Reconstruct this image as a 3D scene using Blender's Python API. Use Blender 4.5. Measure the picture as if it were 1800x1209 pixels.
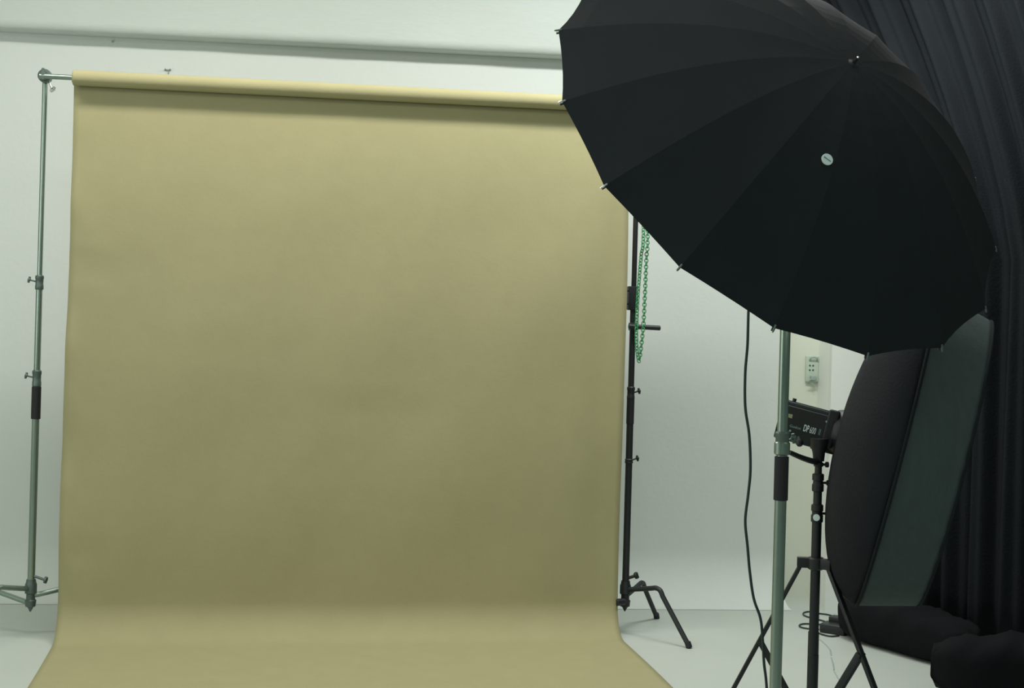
import bpy, bmesh, math, random
from mathutils import Vector, Matrix
random.seed(4)
PI = math.pi
S = bpy.context.scene
for o in list(bpy.data.objects): bpy.data.objects.remove(o)

# ------------------------------------------------------------------ camera
FPX = 2600.0; YAW = math.radians(9.35); ROLL = 0.028; HY = 538.0
EYE = Vector((0, 0, 1.64))
F_ = Vector((math.sin(YAW), math.cos(YAW), 0)); R_ = Vector((math.cos(YAW), -math.sin(YAW), 0)); U_ = Vector((0, 0, 1))
cd = bpy.data.cameras.new('camera'); cam = bpy.data.objects.new('camera', cd); S.collection.objects.link(cam)
cd.sensor_width = 36; cd.lens = FPX/1800*36; cd.clip_start = .05
cd.shift_y = -(604.5-HY)/1800
c_, s_ = math.cos(ROLL), math.sin(ROLL)
X_ = R_*c_ + U_*s_; Y_ = -R_*s_ + U_*c_
m = Matrix((X_, Y_, -F_)).transposed().to_4x4(); m.translation = EYE
cam.matrix_world = m
S.camera = cam

def ray(px, py):
    u = px-900; v = py-HY
    a = u*c_ + v*s_; b = u*s_ - v*c_
    return F_ + R_*(a/FPX) + U_*(b/FPX)
def at(px, py, depth): return EYE + ray(px, py)*depth      # surveyed point at a given distance along the view axis
def flr(px, py, z=0.0):                                    # surveyed point on the floor
    d = ray(px, py); return EYE + d*((z-EYE.z)/d.z)
def aty(px, py, y):
    d = ray(px, py); return EYE + d*(y/d.y)

# ------------------------------------------------------------------ world and lights
w = bpy.data.worlds.new('world'); S.world = w; w.use_nodes = True
bg = w.node_tree.nodes['Background']; bg.inputs[0].default_value = (.70, 1.0, .86, 1); bg.inputs[1].default_value = .19
def area(name, loc, rot, sx, sy, power, col):
    l = bpy.data.lights.new(name, 'AREA'); l.shape = 'RECTANGLE'; l.size = sx; l.size_y = sy; l.energy = power; l.color = col
    o = bpy.data.objects.new(name, l); o.location = loc; o.rotation_euler = rot; S.collection.objects.link(o); return o
COOL = (1.0, .965, .90)
area('fill_right', (2.3, 6.4, 3.92), (math.radians(6), math.radians(6), 0), 1.0, .3, 46, (.90, 1.0, 1.0))  # added fill under the ceiling, brightens the right wall and column
area('ceiling_light_back', (0.7, 6.5, 3.92), (math.radians(4), 0, 0), 5.6, .25, 128, COOL)
area('ceiling_fill_mid', (0.3, 3.9, 3.92), (math.radians(10), 0, 0), 4.6, .5, 40, COOL)  # added overhead row that fills the floor and foreground
area('fill_front', (0.2, -1.6, 3.3), (math.radians(62), 0, math.radians(-6)), 3.0, 1.2, 60, (.88, 1.0, .95))  # added fill from behind the camera, lifts the blacks and lower walls
area('side_light_left', (-3.6, 4.2, 2.3), (0, math.radians(-90), math.radians(16)), 2.2, 2.6, 60, (.92, .98, .92))  # unseen area light from the left, brightens walls and pole sides
S.view_settings.view_transform = 'Standard'; S.view_settings.look = 'None'
S.view_settings.gamma = 1; S.view_settings.use_curve_mapping = False
S.view_settings.exposure = -0.50

# ------------------------------------------------------------------ materials
def mat(name, col, rough=.6, metal=0, bump=0, bscale=60, var=0, vscale=3, sheen=0, spec=.5, stretch=(1, 1, 1), tex='noise'):
    m = bpy.data.materials.new(name); m.use_nodes = True; nt = m.node_tree; p = nt.nodes['Principled BSDF']
    p.inputs['Base Color'].default_value = (*col, 1); p.inputs['Roughness'].default_value = rough; p.inputs['Metallic'].default_value = metal
    p.inputs['Specular IOR Level'].default_value = spec
    if sheen: p.inputs['Sheen Weight'].default_value = sheen; p.inputs['Sheen Roughness'].default_value = .5
    tc = nt.nodes.new('ShaderNodeTexCoord'); mp = nt.nodes.new('ShaderNodeMapping'); mp.inputs['Scale'].default_value = stretch
    nt.links.new(tc.outputs['Object'], mp.inputs[0])
    if var:
        n = nt.nodes.new('ShaderNodeTexNoise'); n.inputs['Scale'].default_value = vscale; n.inputs['Detail'].default_value = 6
        nt.links.new(mp.outputs[0], n.inputs[0])
        mx = nt.nodes.new('ShaderNodeMix'); mx.data_type = 'RGBA'
        mx.inputs[6].default_value = (*[c*(1-var) for c in col], 1); mx.inputs[7].default_value = (*[min(1, c*(1+var)) for c in col], 1)
        nt.links.new(n.outputs[0], mx.inputs[0]); nt.links.new(mx.outputs[2], p.inputs['Base Color'])
    if bump:
        n = nt.nodes.new('ShaderNodeTexNoise'); n.inputs['Scale'].default_value = bscale; n.inputs['Detail'].default_value = 4
        nt.links.new(mp.outputs[0], n.inputs[0])
        b = nt.nodes.new('ShaderNodeBump'); b.inputs['Strength'].default_value = bump; b.inputs['Distance'].default_value = .01
        nt.links.new(n.outputs[0], b.inputs['Height']); nt.links.new(b.outputs[0], p.inputs['Normal'])
    return m
M = {}
M['wall'] = mat('white_wall_paint', (.70, .74, .71), .75, bump=.12, bscale=30, var=.035, vscale=1.6)
M['beam'] = mat('white_beam_paint', (.60, .65, .615), .8, bump=.2, bscale=14, var=.06, vscale=1.3, stretch=(1, 1, 2.5))
M['alcove'] = mat('cream_wall_paint', (.69, .72, .62), .75, bump=.1, bscale=30, var=.04, vscale=2)
M['floor'] = mat('white_floor_paint', (.52, .56, .515), .5, bump=.1, bscale=18, var=.05, vscale=2.2)
M['paper'] = mat('kraft_paper', (.380, .350, .197), .85, bump=.07, bscale=55, var=.05, vscale=9, spec=.25)
M['roll'] = M['paper']
M['chrome'] = mat('brushed_steel', (.31, .38, .33), .30, metal=.92, var=.08, vscale=20)
M['chrome_dark'] = mat('cast_steel', (.13, .17, .155), .45, metal=.6, var=.12, vscale=40)
M['curtain'] = mat('black_curtain_cloth', (.0115, .0140, .0165), .95, bump=.3, bscale=90, var=.15, vscale=5, spec=.1)
M['bag'] = mat('black_canvas', (.0085, .0100, .0110), .95, bump=.2, bscale=90, var=.1, vscale=5, spec=.08)
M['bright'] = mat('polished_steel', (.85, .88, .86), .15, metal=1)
M['black_metal'] = mat('black_coated_steel', (.012, .015, .017), .5, var=.1, vscale=20)
M['rubber'] = mat('black_rubber', (.012, .012, .015), .7, var=.1, vscale=30)
M['fabric'] = mat('black_nylon', (.0190, .0230, .0262), .88, bump=.08, bscale=120, var=.12, vscale=6, spec=.14)
M['fabric_dull'] = mat('black_cloth', (.018, .0205, .0235), .95, bump=.3, bscale=90, var=.15, vscale=5, spec=.1)
M['skirt'] = mat('dark_grey_fabric', (.060, .080, .080), .8, bump=.2, bscale=40, var=.16, vscale=7, stretch=(6, 6, .8), spec=.2)
M['silver'] = mat('silver_lining', (.7, .72, .72), .35, metal=.6, var=.05, vscale=10)
M['white'] = mat('white_diffuser', (.78, .8, .79), .8, var=.02, vscale=4)
M['chain'] = mat('green_plastic', (.05, .30, .12), .4, var=.1, vscale=30)
M['plastic'] = mat('black_plastic', (.014, .017, .018), .42, var=.1, vscale=12)
M['plastic_top'] = mat('dark_grey_casing', (.035, .055, .053), .45, var=.15, vscale=8)
M['print'] = mat('pale_print', (.30, .46, .43), .6, var=.05)
M['sticker'] = mat('pale_sticker', (.80, .93, .91), .5, var=.03, vscale=30)
M['ink'] = mat('dark_ink', (.03, .12, .11), .6, var=.03)
M['tag'] = mat('yellowed_label', (.35, .38, .22), .6, var=.08, vscale=40)
M['outlet'] = mat('ivory_plastic', (.52, .60, .50), .5, var=.05, vscale=20)
M['mark'] = mat('grey_scuff', (.33, .40, .37), .8, var=.2, vscale=60)
M['cable'] = mat('cable_rubber', (.014, .03, .03), .5, var=.1, vscale=20)

# ------------------------------------------------------------------ mesh helpers (everything in world coordinates, shifted to the thing's base)
def thing(name, label, cat, loc, group=None):
    o = bpy.data.objects.new(name, None); S.collection.objects.link(o); o.location = Vector(loc); o.empty_display_size = .1
    o['label'] = label; o['category'] = cat
    if group: o['group'] = group
    return o
def origin_of(o):
    p = Vector((0, 0, 0))
    while o: p += o.location; o = o.parent
    return p
def obj(name, bm, mt, parent=None, loc=None, label=None, smooth=True, angle=35):
    me = bpy.data.meshes.new(name); off = origin_of(parent) if parent else Vector(loc or (0, 0, 0))
    bmesh.ops.recalc_face_normals(bm, faces=bm.faces[:])
    bmesh.ops.translate(bm, verts=bm.verts[:], vec=-off)
    bm.to_mesh(me); bm.free(); me.materials.append(mt)
    o = bpy.data.objects.new(name, me); S.collection.objects.link(o)
    if parent: o.parent = parent
    else: o.location = off
    if smooth:
        for p in me.polygons: p.use_smooth = True
        try: me.set_sharp_from_angle(angle=math.radians(angle))
        except Exception: pass
    if label: o['label'] = label
    return o
def frame(d):
    d = d.normalized(); a = Vector((0, 0, 1)) if abs(d.z) < .9 else Vector((1, 0, 0))
    x = a.cross(d).normalized(); return x, d.cross(x).normalized(), d
def lathe(bm, a, b, prof, n=24):
    """prof: list of (t along a->b in metres, radius)"""
    a, b = Vector(a), Vector(b); x, y, d = frame(b-a); rings = []
    for t, r in prof:
        r = max(r, 1e-4)
        rings.append([bm.verts.new(a + d*t + (x*math.cos(2*PI*k/n) + y*math.sin(2*PI*k/n))*r) for k in range(n)])
    for i in range(len(rings)-1):
        for k in range(n): bm.faces.new((rings[i][k], rings[i][(k+1) % n], rings[i+1][(k+1) % n], rings[i+1][k]))
    bm.faces.new(rings[0][::-1]); bm.faces.new(rings[-1])
def cyl(bm, a, b, r, n=20, bev=None):
    L = (Vector(b)-Vector(a)).length; e = bev if bev is not None else min(r*.18, L*.2)
    lathe(bm, a, b, [(0, r-e), (e, r), (L-e, r), (L, r-e)], n)
def tube(bm, pts, r, n=12, closed=False):
    pts = [Vector(p) for p in pts]; N = len(pts); rings = []; px = None
    for i, p in enumerate(pts):
        if closed: d = pts[(i+1) % N]-pts[i-1]
        else: d = pts[min(i+1, N-1)]-pts[max(i-1, 0)]
        d.normalize()
        if px is None: px, _, _ = frame(d)
        x = (px - d*px.dot(d)).normalized(); y = d.cross(x); px = x
        rr = r(i/(N-1)) if callable(r) else r
        rings.append([bm.verts.new(p + (x*math.cos(2*PI*k/n) + y*math.sin(2*PI*k/n))*rr) for k in range(n)])
    for i in range(N if closed else N-1):
        A, B = rings[i], rings[(i+1) % N]
        for k in range(n): bm.faces.new((A[k], A[(k+1) % n], B[(k+1) % n], B[k]))
    if not closed: bm.faces.new(rings[0][::-1]); bm.faces.new(rings[-1])
def spline(pts, sub=8):
    pts = [Vector(p) for p in pts]; out = []
    for i in range(len(pts)-1):
        p0, p1, p2, p3 = pts[max(i-1, 0)], pts[i], pts[i+1], pts[min(i+2, len(pts)-1)]
        for k in range(sub):
            t = k/sub
            out.append(.5*((2*p1) + (p2-p0)*t + (2*p0-5*p1+4*p2-p3)*t*t + (3*p1-p0-3*p2+p3)*t**3))
    out.append(pts[-1]); return out
def box(bm, c, ax, ay, az, sx, sy, sz, bev=.003, seg=2):
    c = Vector(c); t = bmesh.new(); bmesh.ops.create_cube(t, size=1)
    for v in t.verts: v.co = Vector((v.co.x*sx, v.co.y*sy, v.co.z*sz))
    if bev: bmesh.ops.bevel(t, geom=t.edges[:], offset=bev, segments=seg, affect='EDGES', profile=.6)
    mp = {}
    for v in t.verts: mp[v] = bm.verts.new(c + ax*v.co.x + ay*v.co.y + az*v.co.z)
    for f in t.faces: bm.faces.new([mp[v] for v in f.verts])
    t.free()
def B(): return bmesh.new()
XA, YA, ZA = Vector((1, 0, 0)), Vector((0, 1, 0)), Vector((0, 0, 1))
def struct(name, bm, mt, **k):
    o = obj(name, bm, mt, **k); o['kind'] = 'structure'; return o
def knob(name, parent, a, b, r=.012, mt=None, bar=.05):
    """T handle: a threaded stem from a to b with a crossbar at its end"""
    bm = B(); a, b = Vector(a), Vector(b); cyl(bm, a, b, r*.45); x, y, d = frame(b-a)
    cyl(bm, b-y*bar*.5, b+y*bar*.5, r*.62); cyl(bm, b-d*.006, b+d*.006, r)
    return obj(name, bm, mt or M['chrome_dark'], parent)

# ------------------------------------------------------------------ the room
WA = math.atan(.067)                                       # the back wall stands slightly askew to the backdrop
WD = Vector((math.cos(WA), -math.sin(WA), 0)); WN = Vector((-math.sin(WA), -math.cos(WA), 0))   # along it, and out of it into the room
W0 = Vector((0, 8.32, 0))
def wp(x, out=0, z=0): return W0 + WD*x + WN*out + ZA*z
bm = B(); xs = [-4.2 + i*.18 for i in range(0, 40)]; xend = (at(1378, 1050, 8.35)-W0).dot(WD)
xs = [x for x in xs if x < xend-.05] + [xend]
prof = []; RC = .28
prof.append((RC+.03, .0015)); prof.append((RC+.0, .0015))
for k in range(1, 13):
    a = k/12*PI/2; prof.append((RC - RC*math.sin(a), RC - RC*math.cos(a) + .0015))
prof += [(0, .9), (0, 1.6), (0, 2.4), (0, 4.0)]
rows = [[bm.verts.new(wp(x, o_, z_)) for o_, z_ in prof] for x in xs]
for i in range(len(rows)-1):
    for j in range(len(prof)-1): bm.faces.new((rows[i][j], rows[i+1][j], rows[i+1][j+1], rows[i][j+1]))
# its cut right end and thickness
e = rows[-1]; back = [bm.verts.new(wp(xend, -.12, 0)), bm.verts.new(wp(xend, -.12, 4.0))]
bm.faces.new(e[1:] + [back[1], back[0]])
wb = struct('wall_back', bm, M['wall'], smooth=True, angle=60)
# flat wall beside the cove, and the square column to its right
bm = B(); a0 = wp(xend-.02, -.055); a1 = a0 + WD*3.2
vs = [bm.verts.new(p) for p in (a0, a1, a1+ZA*4, a0+ZA*4)]; bm.faces.new(vs)
vs2 = [bm.verts.new(p - WN*.1) for p in (a0, a1, a1+ZA*4, a0+ZA*4)]; bm.faces.new(vs2[::-1])
for k in range(4): bm.faces.new((vs[k], vs2[k], vs2[(k+1) % 4], vs[(k+1) % 4]))
struct('wall_alcove', bm, M['alcove'], smooth=False)
cb = flr(1450, 1076); ce = flr(1640, 1084)
kk = flr(1446, 1064)
poly = [cb, ce, ce - WN*.6, kk - WN*.25, kk]
bm = B(); lo = [bm.verts.new(p) for p in poly]; hi = [bm.verts.new(p + ZA*4) for p in poly]
for k in range(5): bm.faces.new((lo[k], lo[(k+1) % 5], hi[(k+1) % 5], hi[k]))
bm.faces.new(hi); bm.faces.new(lo[::-1]); M['column'] = mat('white_column_paint', (.86, .88, .84), .7, bump=.1, bscale=30, var=.03, vscale=2)
struct('wall_column', bm, M['column'], smooth=False)
bm = B(); box(bm, (0.4, 4.2, -.05), XA, YA, ZA, 9.4, 9.6, .1, 0); fl = struct('floor', bm, M['floor'], smooth=False)
bm = B(); box(bm, (0.4, 4.2, 4.06), XA, YA, ZA, 9.4, 9.6, .1, 0); struct('ceiling', bm, M['wall'], smooth=False)
bm = B(); box(bm, (-4.25, 4.2, 2.0), XA, YA, ZA, .1, 9.6, 4.0, 0); struct('wall_left', bm, M['wall'], smooth=False)
# beam over the back wall, rounded lower lip
zb = at(500, 74, 8.12).z
bm = B(); n = 60; bp = [(-.01, 4.0), (.14, 4.0), (.14, zb+.05)] + [(.10+.04*math.cos(t*PI/10), zb+.05-.05*math.sin(t*PI/10)) for t in range(1, 6)] + [(-.01, zb)]
rows = []
for i in range(n+1):
    x = -4.2 + i*(xend+.9+4.2)/n; wob = .004*math.sin(i*1.7)+.003*math.sin(i*.6)
    rows.append([bm.verts.new(wp(x, o_ + (wob if o_ > 0 else 0), z_ - (.02 if z_ < 3.9 else 0)*(x+1)*.25)) for o_, z_ in bp])
for i in range(n):
    for j in range(len(bp)): bm.faces.new((rows[i][j], rows[i+1][j], rows[i+1][(j+1) % len(bp)], rows[i][(j+1) % len(bp)]))
bm.faces.new(rows[0]); bm.faces.new(rows[-1][::-1])
struct('trim_1', bm, M['beam'], label='plastered ceiling beam along the top of the back wall')
# peeled crack in the floor paint
bm = B()
for P in ([(1441, 1124), (1452, 1134), (1459, 1142)], [(1459, 1142), (1461, 1152)], [(1461, 1156), (1464, 1166), (1466, 1178)], [(1466, 1180), (1473, 1192), (1478, 1200)]):
    tube(bm, spline([flr(x, y, .0005) for x, y in P], 4), .0035, 6)
struct('trim_2', bm, M['mark'], label='thin crack in the white floor paint')

# ------------------------------------------------------------------ paper backdrop
PL = aty(128.5, 136.5, 7.27); q = aty(985, 179.5, 7.27)
ad = (q-PL).normalized(); PR = PL + ad*2.72; RR = .037
root = thing('paper_backdrop', 'wide roll of tan kraft background paper hanging down and sweeping onto the floor', 'photo backdrop', (PL.x+1.36, 7.2, 0))
bm = B(); L = 2.72
lathe(bm, PL, PR, [(0, .026), (.0, RR-.003), (.003, RR), (.6, RR), (1.36, RR+.0005), (2.1, RR), (L-.003, RR), (L, RR-.003), (L, .026)], 40)
obj('paper_roll', bm, M['roll'], root)
bm = B(); lathe(bm, PL-ad*.004, PR+ad*.004, [(0, .018), (0, .024), (L+.008, .024), (L+.008, .018)], 24)
obj('cardboard_core', bm, M['tag'], root)
bm = B(); NU, rows = 90, []
prof = []
for k in range(40): prof.append(('v', k/39))
for k in range(1, 15): prof.append(('a', k/14))
for k in range(1, 26): prof.append(('f', k/25))
SR = .17
for i in range(NU+1):
    u = i/NU; P = PL + ad*(L*u); zt = P.z; col = []; x = P.x; yb = 7.27 + RR
    er = max(0, (u-.955)/.045); el = max(0, (.03-u)/.03)
    for kd, t in prof:
        if kd == 'v': z = zt - (zt-SR)*t; y = yb - .05*t - .012*math.sin(PI*t); s = t
        elif kd == 'a': a = t*PI/2; z = SR - SR*math.sin(a) + .004; y = yb - .05 - SR + SR*math.cos(a); s = 1
        else: z = .004; y = yb - .05 - SR - 1.88*t; s = 1+t
        wv = .0 if kd == 'f' else 1.0
        amp = min(1, s*4)*wv
        y += amp*(.004*math.sin(u*9+s*5) + .003*math.sin(u*23 + s*11) + .0025*math.sin(s*19+u*4))
        env = amp*(1 if kd == 'v' else 1-t)
        y -= env*(.020*er**1.5*(.5+.6*math.sin(PI*min(1, s))))        # right edge curls forward
        y += env*el**1.4*(.012*math.sin(s*21) + .006*math.sin(s*47))  # left edge ripples
        for (su, sv, am, wu, wv2) in ((.03, .36, .012, .05, .018), (.02, .905, .013, .05, .02), (.02, .13, .008, .03, .02), (.55, .62, .004, .12, .03), (.3, .5, .004, .15, .02)):
            y += env*am*math.exp(-((u-su)/wu)**2 - ((s-sv)/wv2)**2)*math.sin((s-sv)*60+1.2)
        col.append(bm.verts.new((x + .004*math.sin(s*6), y, z)))
    rows.append(col)
for i in range(NU):
    for j in range(len(prof)-1): bm.faces.new((rows[i][j], rows[i+1][j], rows[i+1][j+1], rows[i][j+1]))
sh = obj('paper_sheet', bm, M['paper'], root, angle=80)
so = sh.modifiers.new('thick', 'SOLIDIFY'); so.thickness = .0012; so.offset = 0

# ------------------------------------------------------------------ turtle based stands
def stand(root, base, tubes, sleeve, joints, azs, hubz, mt, dk, R=.42, rb=.22, knobs=(), rt=.0175, top=None):
    """tubes: list of (z0, z1, radius)"""
    x0, y0 = base.x, base.y; P = lambda z: Vector((x0, y0, z))
    for z0, z1, r in tubes:
        bm = B(); cyl(bm, P(z0), P(z1), r, 24, .001); obj('pole_section', bm, mt, root)
    for (z0, z1, r) in joints:
        bm = B(); h = z1-z0; lathe(bm, P(z0), P(z1), [(0, r*.86), (.004, r), (h*.3, r), (h*.34, r*.93), (h*.72, r*.93), (h*.76, r*1.02), (h-.005, r*1.02), (h, r*.8)], 24)
        c = obj('collar', bm, dk, root); a = knobs[0] if knobs else 0.0
        d = Vector((math.cos(a), math.sin(a), .25))
        knob('tee_knob', c, P((z0+z1)/2), P((z0+z1)/2)+d*(r+.028), .009, dk, .03)
    if sleeve:
        z0, z1, r = sleeve; bm = B(); cyl(bm, P(z0), P(z1), r, 24, .0015); obj('black_sleeve', bm, M['rubber'], root)
    bm = B()
    lathe(bm, P(hubz-.115), P(hubz+.04), [(0, .003), (.022, .014), (.026, .024), (.055, .027), (.06, .021), (.085, .021), (.09, .028), (.13, .028), (.14, .024), (.155, .022)], 24)
    obj('base_hub', bm, dk, root)
    for k, a in enumerate(azs):
        d = Vector((math.cos(a), math.sin(a), 0)); zz = hubz - .035*k
        pts = [P(zz)+d*.016, P(zz+.004)+d*.05, P(zz+.028)+d*(rb-.05), P(zz+.034)+d*(rb-.02), P(zz+.026)+d*(rb+.008), P(zz+.0)+d*(rb+.025)]
        pts = spline(pts, 6) + [P(.008)+d*R]
        bm = B(); tube(bm, pts, .0125, 14)
        l = obj('leg', bm, mt, root)
        bm = B(); cyl(bm, P(.03)+d*(R-.012), P(.001)+d*(R+.002), .0155, 14); obj('rubber_foot', bm, M['rubber'], l)
    return P
def grip_head(root, C, axis, dk):
    """knuckle clamp at the top of a stand"""
    bm = B(); x, y, d = frame(axis)
    cyl(bm, C-d*.028, C+d*.028, .032, 24); cyl(bm, C-d*.04, C-d*.026, .024, 20)
    box(bm, C+d*.034, x, y, d, .05, .04, .014, .003)
    g = obj('grip_head', bm, dk, root)
    knob('tee_knob', g, C-d*.03, C-d*.075, .011, dk, .055); return g

lb = at(55, 1010, 7.1); lb.z = 0
rt = thing('light_stand', 'silver steel stand left of the tan paper, holding the left end of its roll', 'light stand', lb)
hz = .225
ztop = PL.z+.02
P = stand(rt, lb, [(.2, 1.07, .0175), (1.05, 1.70, .0155), (1.66, ztop, .0125)], (1.035, 1.19, .0222),
          [(1.19, 1.27, .0215), (1.655, 1.725, .02)], [math.radians(a) for a in (236, 14, 150)], hz, M['chrome'], M['chrome_dark'], knobs=(PI,))
gh = grip_head(rt, Vector((lb.x+.005, lb.y-.035, PL.z+.01)), Vector((0, 1, 0)), M['chrome_dark'])
knob('wing_knob', gh, Vector((lb.x+.02, lb.y-.04, PL.z-.01)), Vector((lb.x+.045, lb.y-.06, PL.z-.055)), .012, M['bright'], .03)
knob('base_knob', rt, Vector((lb.x, lb.y, .285)), Vector((lb.x+.07, lb.y-.02, .265)), .014, M['chrome_dark'], .03)

rbp = at(1100, 1010, 7.5); rbp.z = 0
rs = thing('light_stand', 'black steel stand right of the tan paper with a green chain hanging beside it', 'light stand', rbp)
zr = (PR.z)+.02
P = stand(rs, rbp, [(.2, 1.07, .0175), (1.05, 1.72, .0155), (1.66, zr, .013)], (1.06, 1.20, .0195),
          [(1.18, 1.25, .020), (.86, .885, .0215)], [math.radians(a) for a in (-55, 52, 172)], hz, M['black_metal'], M['black_metal'], knobs=(.3,))
grip_head(rs, Vector((rbp.x-.005, rbp.y-.035, PR.z+.01)), Vector((0, 1, 0)), M['black_metal'])
zc = lambda py: at(1108, py, 7.5).z
bm = B(); box(bm, Vector((rbp.x-.006, rbp.y, (zc(503)+zc(545))/2)), XA, YA, ZA, .05, .045, zc(503)-zc(545), .006)
cl = obj('riser_clamp', bm, M['black_metal'], rs)
for yy in (511, 534): knob('clamp_knob', cl, Vector((rbp.x-.02, rbp.y-.01, zc(yy))), Vector((rbp.x-.052, rbp.y-.02, zc(yy))), .011, M['black_metal'], .012)
bm = B(); zz = zc(574); cyl(bm, Vector((rbp.x-.03, rbp.y-.033, zz+.002)), Vector((rbp.x+.135, rbp.y-.033, zz-.003)), .0125)
box(bm, Vector((rbp.x, rbp.y-.012, zz)), XA, YA, ZA, .04, .05, .04, .005)
obj('side_arm', bm, M['black_metal'], rs)
knob('base_knob', rs, Vector((rbp.x, rbp.y, .275)), Vector((rbp.x+.05, rbp.y-.02, .295)), .018, M['black_metal'], .03)
bm = B(); cyl(bm, Vector((rbp.x-.01, rbp.y-.03, .165)), Vector((rbp.x-.058, rbp.y-.05, .165)), .018); obj('base_lock', bm, M['black_metal'], rs)

# crossbar through the roll
bm = B(); A0 = Vector((lb.x-.03, 7.27, PL.z)) ; cyl(bm, PL-ad*.155, PR+ad*.10, .0125, 20)
o = obj('crossbar', bm, M['chrome'], loc=PL); o['label'] = 'thin steel bar running through the paper roll between the two stands'; o['category'] = 'rod'

# green chain
bm = B()
top = Vector((PR.x+.062, 7.235, PR.z-.0)); cyc = 7.28
Lf = [at(x, y, cyc) for x, y in ((1131, 405), (1127, 450), (1122, 510), (1119, 570), (1119, 605), (1121, 625))]
Rt = [at(x, y, cyc) for x, y in ((1125, 625), (1127, 610), (1131, 570), (1134, 510), (1136.5, 450), (1138.5, 412))]
path = spline([top+Vector((-.012, 0, 0))] + Lf + [at(1123, 634, cyc)] + Rt + [top+Vector((.02, 0, 0))], 40)
ln = [0]
for i in range(1, len(path)): ln.append(ln[-1]+(path[i]-path[i-1]).length)
pitch = .0155; k = 0; d_ = 0; i = 0
while d_ < ln[-1]:
    while ln[i+1] < d_ and i < len(ln)-2: i += 1
    t = (d_-ln[i])/max(1e-6, ln[i+1]-ln[i]); c = path[i].lerp(path[i+1], t); tg = (path[i+1]-path[i]).normalized()
    s0 = tg.cross(YA).normalized(); sd = (s0 + YA*(.45 if k % 2 == 0 else -1.4)).normalized()
    pts = []
    for q_ in range(12):
        a = 2*PI*q_/12; pts.append(c + tg*(.0112*math.cos(a)) + sd*(.0085*math.sin(a)))
    tube(bm, pts, .0026, 6, closed=True)
    d_ += pitch; k += 1
o = obj('lifting_chain', bm, M['chain'], loc=top); o['label'] = 'loop of green plastic chain hanging beside the black stand'; o['category'] = 'chain'

# ------------------------------------------------------------------ foreground umbrella on its stand
fb = at(1371.5, 900, 4.38); fb.z = 0
fs = thing('light_stand', 'thick silver steel stand in the foreground under the large black umbrella', 'light stand', fb)
ZT = 1.96
P = stand(fs, fb, [(.2, 1.11, .0175), (1.08, 1.72, .0157), (1.68, ZT, .0125)], (1.088, 1.218, .0212),
          [(1.222, 1.292, .0215), (1.70, 1.77, .02)], [math.radians(a) for a in (80, 200, 320)], hz, M['chrome'], M['chrome_dark'], knobs=(0.5,))
bm = B(); cyl(bm, P(1.222)-ZA*.0, P(1.262), .0235, 24); obj('locking_ring', bm, M['chrome'], fs)

UC = Vector((1.4514, 4.0682, 2.1289)); UN = Vector((.28798, -.75624, .58752)).normalized(); UR = .736; UH = .335
e1 = ZA.cross(UN).normalized(); e2 = UN.cross(e1)
PH = 2.6546
um = thing('photo_umbrella', 'huge black sixteen panel studio umbrella seen from behind, tilted over the foreground stand', 'umbrella', UC-UN*.3)
def dome(an, t, lift=0):
    return UC + (e1*math.cos(an)+e2*math.sin(an))*(UR*t) + UN*(UH*(1-t**1.9)+lift)
NT = 14; NS = 5
for part, lift, mt in (('canopy', 0, M['fabric']), ('lining', -.006, M['silver'])):
    bm = B(); cen = bm.verts.new(dome(0, 0, lift)); rings = []
    for j in range(1, NT+1):
        t = j/NT; ring = []
        for k in range(16):
            a, b = PH+k*PI/8, PH+(k+1)*PI/8; pa, pb = dome(a, t, lift), dome(b, t, lift)
            for s in range(NS):
                u = s/NS; p = pa.lerp(pb, u)
                if lift: p = p.lerp(UC, .018*t)-UN*.004
                sag = 4*u*(1-u); p -= UN*(sag*.006*t); p += (UC-p).normalized()*(sag*.010*max(0, t-.93)/.07)
                ring.append(bm.verts.new(p))
        rings.append(ring)
    n = 16*NS
    for k in range(n): bm.faces.new((cen, rings[0][k], rings[0][(k+1) % n]))
    for j in range(NT-1):
        for k in range(n): bm.faces.new((rings[j][k], rings[j+1][k], rings[j+1][(k+1) % n], rings[j][(k+1) % n]))
    bmesh.ops.recalc_face_normals(bm, faces=bm.faces[:])
    o = obj(part, bm, mt, um, angle=3.0, label=None if part == 'canopy' else 'silver inside lining')
for k in range(16):
    a = PH+k*PI/8; pts = [dome(a, t/12, -.012) for t in range(0, 13)]
    bm = B(); tube(bm, pts, .003, 8); r_ = obj('rib', bm, M['black_metal'], um)
    tip = dome(a, 1); dr = (dome(a, 1)-dome(a, .93)).normalized()
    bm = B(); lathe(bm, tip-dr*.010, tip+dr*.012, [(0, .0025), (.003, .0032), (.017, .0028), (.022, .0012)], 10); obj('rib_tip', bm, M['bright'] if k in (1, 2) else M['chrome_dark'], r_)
bm = B(); ap = UC+UN*UH
lathe(bm, ap-UN*.01, ap+UN*.018, [(0, .016), (.010, .015), (.014, .006), (.022, .005), (.028, .0035)], 20); fe = obj('ferrule', bm, M['black_metal'], um)
bm = B(); lathe(bm, ap+UN*.016, ap+UN*.024, [(0, .0035), (.003, .0042), (.006, .0042), (.009, .002)], 14); obj('ferrule_cap', bm, M['bright'], fe, label='shiny metal tip')
bm = B(); cyl(bm, ap-UN*.008, UC-UN*.46, .005, 14); obj('shaft', bm, M['chrome'], um)
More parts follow.
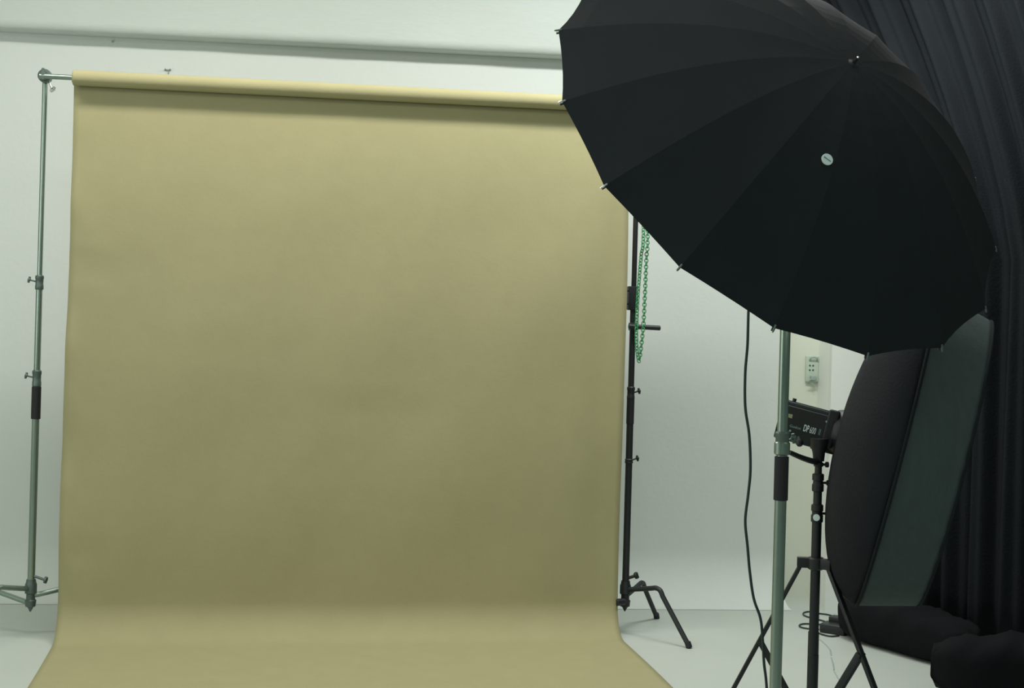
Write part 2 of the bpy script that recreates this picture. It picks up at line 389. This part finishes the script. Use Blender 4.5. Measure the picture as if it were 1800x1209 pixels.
# round sticker on the canopy
def hit_dome(px, py):
    d = ray(px, py).normalized(); t = 3.0
    for _ in range(4000):
        p = EYE+d*t; r = (p-UC)-UN*(p-UC).dot(UN); rr = r.length/UR
        an = math.atan2(r.dot(e2), r.dot(e1)); kf = ((an-PH)/(PI/8)) % 1
        ch = math.cos(PI/16)/math.cos((kf-.5)*PI/8); tt = rr/ch
        if tt < 1 and (p-UC).dot(UN) <= UH*(1-tt**1.9): return p, tt, an
        t += .001
    return p, tt, an
p, tt, an = hit_dome(1453, 281)
k = math.floor((an-PH)/(PI/8)); a, b = PH+k*PI/8, PH+(k+1)*PI/8
t1 = dome(b, tt)-dome(a, tt); t2 = (dome(a, tt+.02)+dome(b, tt+.02))-(dome(a, tt-.02)+dome(b, tt-.02)); t1.normalize(); nn = t1.cross(t2).normalized()
if nn.dot(UN) < 0: nn = -nn
bm = B(); cyl(bm, p+nn*.001, p+nn*.005, .0158, 32, .0006); st = obj('round_sticker', bm, M['sticker'], um, label='small pale round sticker')
tx = (at(1459, 286, 3.9)-at(1447, 278, 3.9)); tx = (tx-nn*tx.dot(nn)).normalized(); ty = nn.cross(tx)
bm = B()
for i_, (wd, hh) in enumerate(((.0034, .0030), (.003, .0022), (.003, .0026), (.0028, .002), (.003, .0026), (.0030, .0022))):
    box(bm, p+nn*.0055+tx*((i_-2.5)*.0036), tx, ty, nn, wd, hh, .0006, 0)
obj('sticker_print', bm, M['ink'], st, smooth=False)

# strobe that carries the umbrella
sc_ = UC-UN*.20
sx = UN.cross(ZA).normalized(); sy = sx.cross(UN).normalized()
st1 = thing('studio_strobe', 'black strobe head on the foreground stand hidden inside the black umbrella', 'studio light', P(ZT-.02))
off = -sy*.075
bm = B(); lathe(bm, sc_+off-UN*.19, sc_+off+UN*.14, [(0, .05), (.006, .056), (.24, .056), (.25, .062), (.30, .066), (.33, .066)], 28); obj('body', bm, M['plastic'], st1)
bm = B(); lathe(bm, sc_+off+UN*.14, sc_+off+UN*.17, [(0, .035), (.01, .035), (.025, .028), (.03, .01)], 20); obj('flash_tube', bm, M['white'], st1)
bm = B(); tgt = sc_+off; box(bm, (tgt+P(ZT))/2-ZA*.02, (tgt-P(ZT)).normalized(), YA, ZA, (tgt-P(ZT)).length, .03, .05, .005); cyl(bm, P(ZT-.07), P(ZT+.02), .022)
obj('tilt_bracket', bm, M['black_metal'], st1)
# its mains cable
cp = [sc_+off-UN*.188, sc_+off-UN*.24-ZA*.03, at(1318, 500, 4.5)] + [at(x, y, 4.42) for x, y in ((1315.5, 548), (1314, 605), (1310, 655), (1310, 715), (1317, 765), (1319, 825), (1315, 870), (1310, 915), (1314, 960), (1318, 1005), (1325, 1052), (1337, 1088), (1341, 1130), (1343, 1165), (1348, 1215))]
l = cp[-1]; cp += [l+Vector((.01, 0, -.2)), Vector((l.x-.02, l.y+.03, .04)), Vector((l.x-.1, l.y+.1, .006)), Vector((l.x-.22, l.y-.05, .006)), Vector((l.x-.2, l.y-.35, .006))]
bm = B(); tube(bm, spline(cp, 6), .0042, 10)
o = obj('power_cable', bm, M['cable'], loc=(l.x, l.y, 0)); o['label'] = 'dark power cable hanging down to the floor left of the foreground stand'; o['category'] = 'cable'

# ------------------------------------------------------------------ second light: black tripod, strobe, octagonal softbox
D2 = 5.2
tb = at(1434, 985, D2); tb.z = 0; P = lambda z: Vector((tb.x, tb.y, z))
ts = thing('tripod_stand', 'black tripod light stand carrying the strobe and softbox at right', 'light stand', tb)
z2 = lambda py: at(1435, py, D2).z
for z0, z1, r in ((.10, z2(1150), .0195), (z2(1152), z2(905), .0170), (z2(910), z2(840), .0150), (z2(845), z2(800), .0125)):
    bm = B(); cyl(bm, P(z0), P(z1), r, 24, .001); obj('pole_section', bm, M['black_metal'], ts)
toL = -R_
for z0, z1, r, kn in ((z2(918), z2(886), .021, R_*.045), (z2(864), z2(832), .0205, R_*.036), (z2(820), z2(812), .017, R_*.03)):
    bm = B(); h = z1-z0; lathe(bm, P(z0), P(z1), [(0, r*.8), (.003, r), (h*.4, r), (h*.45, r*.85), (h*.6, r*.85), (h*.65, r), (h-.003, r), (h, r*.8)], 20)
    c = obj('collar', bm, M['black_metal'], ts); knob('tee_knob', c, P((z0+z1)/2), P((z0+z1)/2)+kn, .010, M['black_metal'], .018)
bm = B(); pc = P(z2(908)) - F_*.021 - R_*.006; cyl(bm, pc, pc-F_*.004-R_*.001, .012, 20); obj('pale_button', bm, M['sticker'], ts, label='small white round button on the pole')
zh = z2(983)
bm = B(); cyl(bm, P(zh-.035), P(zh+.008), .030, 24)
az = [math.radians(a)-YAW-math.radians(11.7) for a in (184, -31, 90)]
for a in az:
    d = Vector((math.cos(a), math.sin(a), 0)); t_ = Vector((-d.y, d.x, 0)); box(bm, P(zh-.012)+d*.042, d, t_, ZA, .045, .028, .036, .003)
obj('tripod_crown', bm, M['black_metal'], ts)
bm = B(); zl = .21; cyl(bm, P(zl-.02), P(zl+.025), .029, 20); obj('lower_collar', bm, M['black_metal'], ts)
RL = .42
for a in az:
    d = Vector((math.cos(a), math.sin(a), 0)); t_ = Vector((-d.y, d.x, 0))
    A_, E_ = P(zh-.018)+d*.05, P(.012)+d*(RL); u = (E_-A_).normalized(); nrm = t_.cross(u)
    bm = B(); box(bm, (A_+E_)/2, u, t_, nrm, (E_-A_).length, .024, .014, .003); lg = obj('leg', bm, M['black_metal'], ts)
    bm = B(); cyl(bm, E_-u*.03, E_+u*.004, .013, 14); obj('rubber_foot', bm, M['rubber'], lg)
    mid = A_.lerp(E_, .37); st_ = P(zl)+d*.028; u2 = (st_-mid).normalized(); n2 = t_.cross(u2)
    bm = B(); 
    box(bm, (mid+st_)/2 + t_*.017, u2, t_, n2, (st_-mid).length, .005, .020, .001); box(bm, (mid+st_)/2 - t_*.017, u2, t_, n2, (st_-mid).length, .005, .020, .001)
    obj('brace', bm, M['black_metal'], ts)

tilt = math.radians(12.6)
vr = ray(1576, 787); vr.normalize(); hr = Vector((vr.y, -vr.x, 0)).normalized()
AX = (hr*math.cos(tilt) - ZA*math.sin(tilt)).normalized(); AX = (AX + vr*.02).normalized()
FR = (vr - AX*vr.dot(AX)).normalized(); UP = AX.cross(FR); UP = UP if UP.z > 0 else -UP
DS = 5.22; MC = at(1576, 787, DS); k_ = DS/FPX; SRad = 283*k_; SDep = 103*k_
sb = thing('softbox', 'large round black softbox facing right, with a dark grey front skirt', 'softbox', MC)
def so_pt(x, r, an): return MC + AX*x + (UP*math.cos(an) + FR*math.sin(an))*r
bm = B(); nn_ = 48; rings = []
for j in range(0, 17):
    t = j/16*(PI/2)*.93 ; r = SRad*math.cos(t); x = -SDep*math.sin(t)
    ring = []
    for i in range(nn_):
        an = 2*PI*i/nn_; ph = (an % (PI/4)) / (PI/4); oc = math.cos(PI/8)/math.cos((ph-.5)*PI/4); ring.append(bm.verts.new(so_pt(x, r*(1-.28*(1-oc)), an)))
    rings.append(ring)
for j in range(16):
    for i in range(nn_): bm.faces.new((rings[j][i], rings[j][(i+1) % nn_], rings[j+1][(i+1) % nn_], rings[j+1][i]))
hull = obj('rear_hull', bm, M['fabric_dull'], sb, angle=60)
so = hull.modifiers.new('thick', 'SOLIDIFY'); so.thickness = .003; so.offset = 1
bm = B(); rings = []; BW = 99*k_
for j in range(0, 13):
    x = BW*j/12; ring = []
    for i in range(96):
        an = 2*PI*i/96; r = SRad*(1-.10*j/12); r *= 1 + .0022*math.sin(an*34+math.sin(an*5)*2) + .0015*math.sin(an*57+j*.3); ring.append(bm.verts.new(so_pt(x, r, an)))
    rings.append(ring)
for j in range(12):
    for i in range(96): bm.faces.new((rings[j][i], rings[j][(i+1) % 96], rings[j+1][(i+1) % 96], rings[j+1][i]))
skt = obj('front_skirt', bm, M['skirt'], sb, angle=60, label='dark grey fabric skirt')
so = skt.modifiers.new('thick', 'SOLIDIFY'); so.thickness = .002; so.offset = -1
bm = B(); lathe(bm, MC+AX*.03, MC+AX*.036, [(0, SRad*.975), (.006, SRad*.975)], 64); obj('diffuser', bm, M['white'], sb, label='white front diffuser')
bm = B(); tube(bm, [so_pt(0, SRad+.002, 2*PI*i/64) for i in range(64)], .006, 8, closed=True); obj('rim_piping', bm, M['fabric_dull'], sb)
bm = B(); tube(bm, [so_pt(BW, SRad*.9+.001, 2*PI*i/64) for i in range(64)], .005, 8, closed=True); obj('skirt_hem', bm, M['fabric_dull'], sb)
apx = MC - AX*SDep
bm = B(); lathe(bm, apx-AX*.022, apx+AX*.02, [(0, .072), (.006, .078), (.03, .085), (.042, .07)], 32); obj('speed_ring', bm, M['black_metal'], sb)

# the strobe behind it
DF = 5.2; ft = apx-AX*.024; fl_len = .19; SH = .125
st2 = thing('studio_strobe', 'black box shaped strobe with white lettering on its side, behind the large softbox', 'studio light', P(z2(800)))
fc = ft - AX*(fl_len/2) - UP*.014
bx = B(); box(bx, fc, AX, FR, UP, fl_len, .125, SH, .008, 3); body = obj('body', bx, M['plastic'], st2)
bm = B(); box(bm, fc+UP*(SH/2+.006), AX, FR, UP, fl_len-.004, .105, .016, .006, 3)
for i in range(5): box(bm, fc+UP*(SH/2+.015)+FR*((i-2)*.018), AX, FR, UP, fl_len-.03, .006, .004, .001)
obj('top_cover', bm, M['plastic_top'], st2, label='dark grey ribbed top cover')
bm = B(); kx = fc-AX*(fl_len/2-.038)+UP*(SH/2+.012)-FR*.03; cyl(bm, kx, kx+UP*.016, .007, 14); obj('top_screw', bm, M['black_metal'], st2)
bm = B(); box(bm, ft-AX*.005+UP*.004, AX, FR, UP, .04, .138, SH+.012, .01, 3); obj('front_collar', bm, M['black_metal'], st2)
SD = fc-FR*(.0625)                                          # centre of the side facing the camera
def side_px(px, py):
    d = ray(px, py); t = (SD-EYE).dot(FR)/d.dot(FR); return EYE+d*t
def text(txt, px, py, h, mt, parent, name, wscale=1.0, thick=.0):
    cu = bpy.data.curves.new('lettering', 'FONT'); cu.body = txt; cu.size = h/.7; cu.extrude = .0004; cu.align_x = 'LEFT'; cu.offset = thick
    to = bpy.data.objects.new('lettering', cu); S.collection.objects.link(to); dg = bpy.context.evaluated_depsgraph_get()
    me = bpy.data.meshes.new_from_object(to.evaluated_get(dg)); bpy.data.objects.remove(to)
    p0 = side_px(px, py) - FR*.0012; off = origin_of(parent)
    for v in me.vertices: v.co = p0 + AX*(v.co.x*wscale) + UP*v.co.y - FR*v.co.z - off
    me.materials.clear(); me.materials.append(mt)
    o = bpy.data.objects.new(name, me); S.collection.objects.link(o); o.parent = parent; return o
text('Godox', 1387.5, 750, .0095, M['print'], body, 'brand_lettering', 1.05)
text('DP', 1411, 757, .0235, M['sticker'], body, 'model_lettering', .46, .0006)
text('600', 1422, 760.5, .0225, M['sticker'], body, 'model_lettering', .46)
text('II', 1437.5, 764, .0225, M['print'], body, 'model_lettering', .5)
for (x_, y_, sx_, sy_, mt, nm, lb_) in ((1389, 731, .016, .014, 'tag', 'warning_label', 'small yellowish square label'),):
    bm = B(); box(bm, side_px(x_, y_)-FR*.001, AX, FR, UP, sx_, .001, sy_, 0); obj(nm, bm, M[mt], body, label=lb_, smooth=False)
for x_, y_ in ((1453, 741), (1389, 757)):
    bm = B(); c = side_px(x_, y_); cyl(bm, c, c-FR*.003, .004, 12); obj('screw', bm, M['print'], body)
# yoke with tightening handle
bm = B(); jt = P(z2(800)); lathe(bm, jt-ZA*.02, jt+ZA*.06, [(0, .019), (.03, .022), (.055, .030), (.08, .034)], 20)
box(bm, side_px(1447, 782)+FR*.06, AX, FR, UP, .085, .06, .05, .006)
yk = obj('tilt_bracket', bm, M['black_metal'], st2)
a0, a1 = at(1388, 795, 5.15), at(1432, 811, 5.18)
bm = B(); tube(bm, spline([a0, a0.lerp(a1, .5)-ZA*.003, a1, P(z2(806))], 6), lambda t: .0085+.004*t, 10); obj('tightening_handle', bm, M['plastic'], yk)
bm = B(); a0, a1 = at(1404, 768, 5.17), at(1406, 783, 5.15); lathe(bm, a0, a1+(a1-a0)*.1, [(0, .006), (.012, .007), (.016, .0125), (.026, .0135), (.034, .009)], 16); obj('umbrella_lock_knob', bm, M['black_metal'], body)

# ------------------------------------------------------------------ wall socket, wall hook, curtain, bags, charger
sc = at(1426, 648, 8.3); o0 = wp(xend-.02, -.055); dd = ray(1426, 648); t = (o0-EYE).dot(WN)/dd.dot(WN); sc = EYE+dd*t
so_ = thing('wall_socket', 'ivory wall socket with a plug in it on the cream wall above the strobe', 'socket', sc)
bm = B(); box(bm, sc+WN*.010, WD, WN, ZA, .075, .02, .150, .006, 3); obj('cover_plate', bm, M['outlet'], so_)
for i_ in (-1, 1):
    for j_ in (-1, 1):
        bm = B(); c = sc+WN*.019+WD*(i_*.0095-.005)+ZA*(j_*.013+.006); cyl(bm, c, c+WN*.003, .0055, 12); obj('socket_hole', bm, M['ink'], so_, label='dark round hole')
bm = B(); c = sc+WN*.02+ZA*.055+WD*.004; tube(bm, [c+WD*(-.022)-ZA*.008, c+WD*(-.018)+ZA*.008+WN*.012, c+ZA*.014+WN*.016, c+WD*.02+ZA*.008+WN*.012, c+WD*.026-ZA*.012], .004, 8); obj('wire_loop', bm, M['mark'], so_)
bm = B(); c = sc+WN*.03-ZA*.052; box(bm, c+WD*.004, WD, WN, ZA, .034, .03, .028, .008, 3); pl = obj('plug', bm, M['mark'], so_)
bm = B(); tube(bm, spline([c+WD*.004+WN*.012, c+WD*-.02-ZA*.012+WN*.01, c+WD*-.026-ZA*.03, c+WD*-.006-ZA*.03, c+WD*.012-ZA*.05], 6), .0035, 8); obj('plug_lead', bm, M['mark'], pl)

dd = ray(295, 123); t = (W0-EYE).dot(WN)/dd.dot(WN); hc = EYE+dd*t
bm = B(); box(bm, hc+WN*.006, WD, WN, ZA, .036, .008, .006, .001); cyl(bm, hc+WD*.014+WN*.002, hc+WD*.014+WN*.022+ZA*.004, .003, 8); cyl(bm, hc-WD*.012+WN*.002, hc-WD*.012+WN*.020+ZA*.004, .003, 8); box(bm, hc+WN*.004-ZA*.012+WD*.004, WD, WN, ZA, .005, .005, .02, .001)
o = obj('wall_hook', bm, M['mark'], loc=hc); o['label'] = 'tiny grey hook on the white wall above the paper roll'; o['category'] = 'hook'
dd = ray(198, 73); t = (W0-EYE).dot(WN)/dd.dot(WN); nc = EYE+dd*t
bm = B(); cyl(bm, nc-WN*.004, nc+WN*.012, .004, 10); cyl(bm, nc+WN*.010, nc+WN*.013, .006, 10)
o = obj('wall_nail', bm, M['mark'], loc=nc); o['label'] = 'small nail in the white wall just below the ceiling beam'; o['category'] = 'nail'

# black curtain closing the right side
bm = B(); c0 = flr(1548, 1121); c0 = at(1552, 900, 7.80); c0.z = 0; c1 = at(2050, 900, 6.45); c1.z = 0
cdv = c1-c0; c1 = c0+cdv*1.55; CL = cdv.length*1.55; cdv.normalize(); cn = Vector((cdv.y, -cdv.x, 0)); cn = cn if cn.y < 0 else -cn
NC = 620; rows = []
for i in range(NC+1):
    s = CL*i/NC; col = []
    for j in range(15):
        v = j/14; z = .006 + 3.85*v
        off = .034*math.sin(s*2*PI/.155 + 1.1*math.sin(s*5) + .35*math.sin(v*3+s*2)) + .014*math.sin(s*2*PI/.067 + v*1.5) + .03*math.sin(s*2.1+v*2)
        off *= (.85+.3*(1-v))
        pull = .80*(max(0, z-1.9)/1.4)**1.3*math.exp(-s/1.8)
        col.append(bm.verts.new(c0 + cdv*(s-pull) + cn*off + ZA*z))
    rows.append(col)
for i in range(NC):
    for j in range(14): bm.faces.new((rows[i][j], rows[i+1][j], rows[i+1][j+1], rows[i][j+1]))
cur = thing('curtain', 'tall black pleated cloth curtain closing off the right side of the studio', 'curtain', c0+cdv*CL*.5)
oc = obj('curtain_cloth', bm, M['curtain'], cur, angle=80)
so = oc.modifiers.new('thick', 'SOLIDIFY'); so.thickness = .003
bm = B(); cyl(bm, c0-cdv*1.2+ZA*3.87, c1+cdv*.1+ZA*3.87, .016, 16); obj('curtain_rail', bm, M['black_metal'], cur)

def bag(base, ax, ln_, wd, ht, label, name='equipment_bag', sag=.03):
    """soft duffel: superellipse section along its length, slumped"""
    ay = Vector((-ax.y, ax.x, 0))
    bm = B(); rings = []; n = 28; NL = 26
    for i in range(NL+1):
        u = -1+2*i/NL; e = (1-abs(u)**5.0)**.5 if abs(u) < 1 else 0; e = max(e, .02); ring = []
        for k in range(n):
            a = 2*PI*k/n; ca, sa = math.cos(a), math.sin(a)
            y = math.copysign(abs(ca)**.62, ca)*wd/2*e; zz = math.copysign(abs(sa)**.62, sa)*ht/2*(.35+.65*e)
            zz += ht/2; w_ = .008*math.sin(u*13+a*3)+.006*math.sin(u*29+a*5)
            if zz > .03: zz += w_ - sag*(1-math.cos(u*5))*.3*(zz/ht)
            ring.append(bm.verts.new(base + ax*(u*ln_/2*(1+.015*math.sin(a*3))) + ay*(y*(1+w_*2)) + ZA*max(.002, zz)))
        rings.append(ring)
    for i in range(NL):
        for k in range(n): bm.faces.new((rings[i][k], rings[i][(k+1) % n], rings[i+1][(k+1) % n], rings[i+1][k]))
    bm.faces.new(rings[0][::-1]); bm.faces.new(rings[-1]); r = obj(name, bm, M['bag'], loc=base, angle=70); r['label'] = label; r['category'] = 'bag'
    return r
f1, f2 = flr(1474, 1128), flr(1636, 1176)
ax = (f2-f1).normalized(); ay = Vector((-ax.y, ax.x, 0)); ay = ay if ay.y > 0 else -ay
bag(f1+ax*.29+ay*.17, ax, .86, .27, .235, 'long soft black bag lying on the floor under the softbox')
g1 = at(1812, 1200, 6.40); g1.z = 0
bag(g1, R_.copy(), .86, .30, .28, 'bulky black bag on the floor nearest the right edge of the picture')

# charger brick and its looped leads on the floor
cbk = flr(1466, 1113)
ch = thing('power_adapter', 'small black power adapter with looped thin leads beside the long black bag', 'power adapter', cbk)
pa = (flr(1485, 1112)-flr(1446, 1106)).normalized(); pb = Vector((-pa.y, pa.x, 0))
bm = B(); box(bm, flr(1468, 1112)+ZA*.025, pa, pb, ZA, .135, .10, .046, .008, 3); box(bm, flr(1476, 1108)+ZA*.058, pa, pb, ZA, .10, .07, .028, .006, 2); obj('adapter_case', bm, M['plastic'], ch)
for P_ in ([(1484, 1090), (1472, 1085), (1455, 1080), (1440, 1078), (1425, 1075), (1414, 1076), (1412, 1080), (1420, 1084), (1436, 1088), (1450, 1092)],
           [(1450, 1098), (1436, 1097), (1418, 1096), (1408, 1097), (1405, 1100), (1411, 1103), (1424, 1105), (1440, 1106)],
           [(1436, 1111), (1446, 1115), (1460, 1118), (1475, 1117)]):
    bm = B(); tube(bm, spline([flr(x, y, .005) for x, y in P_], 6), .0042, 8); obj('lead', bm, M['cable'], ch)
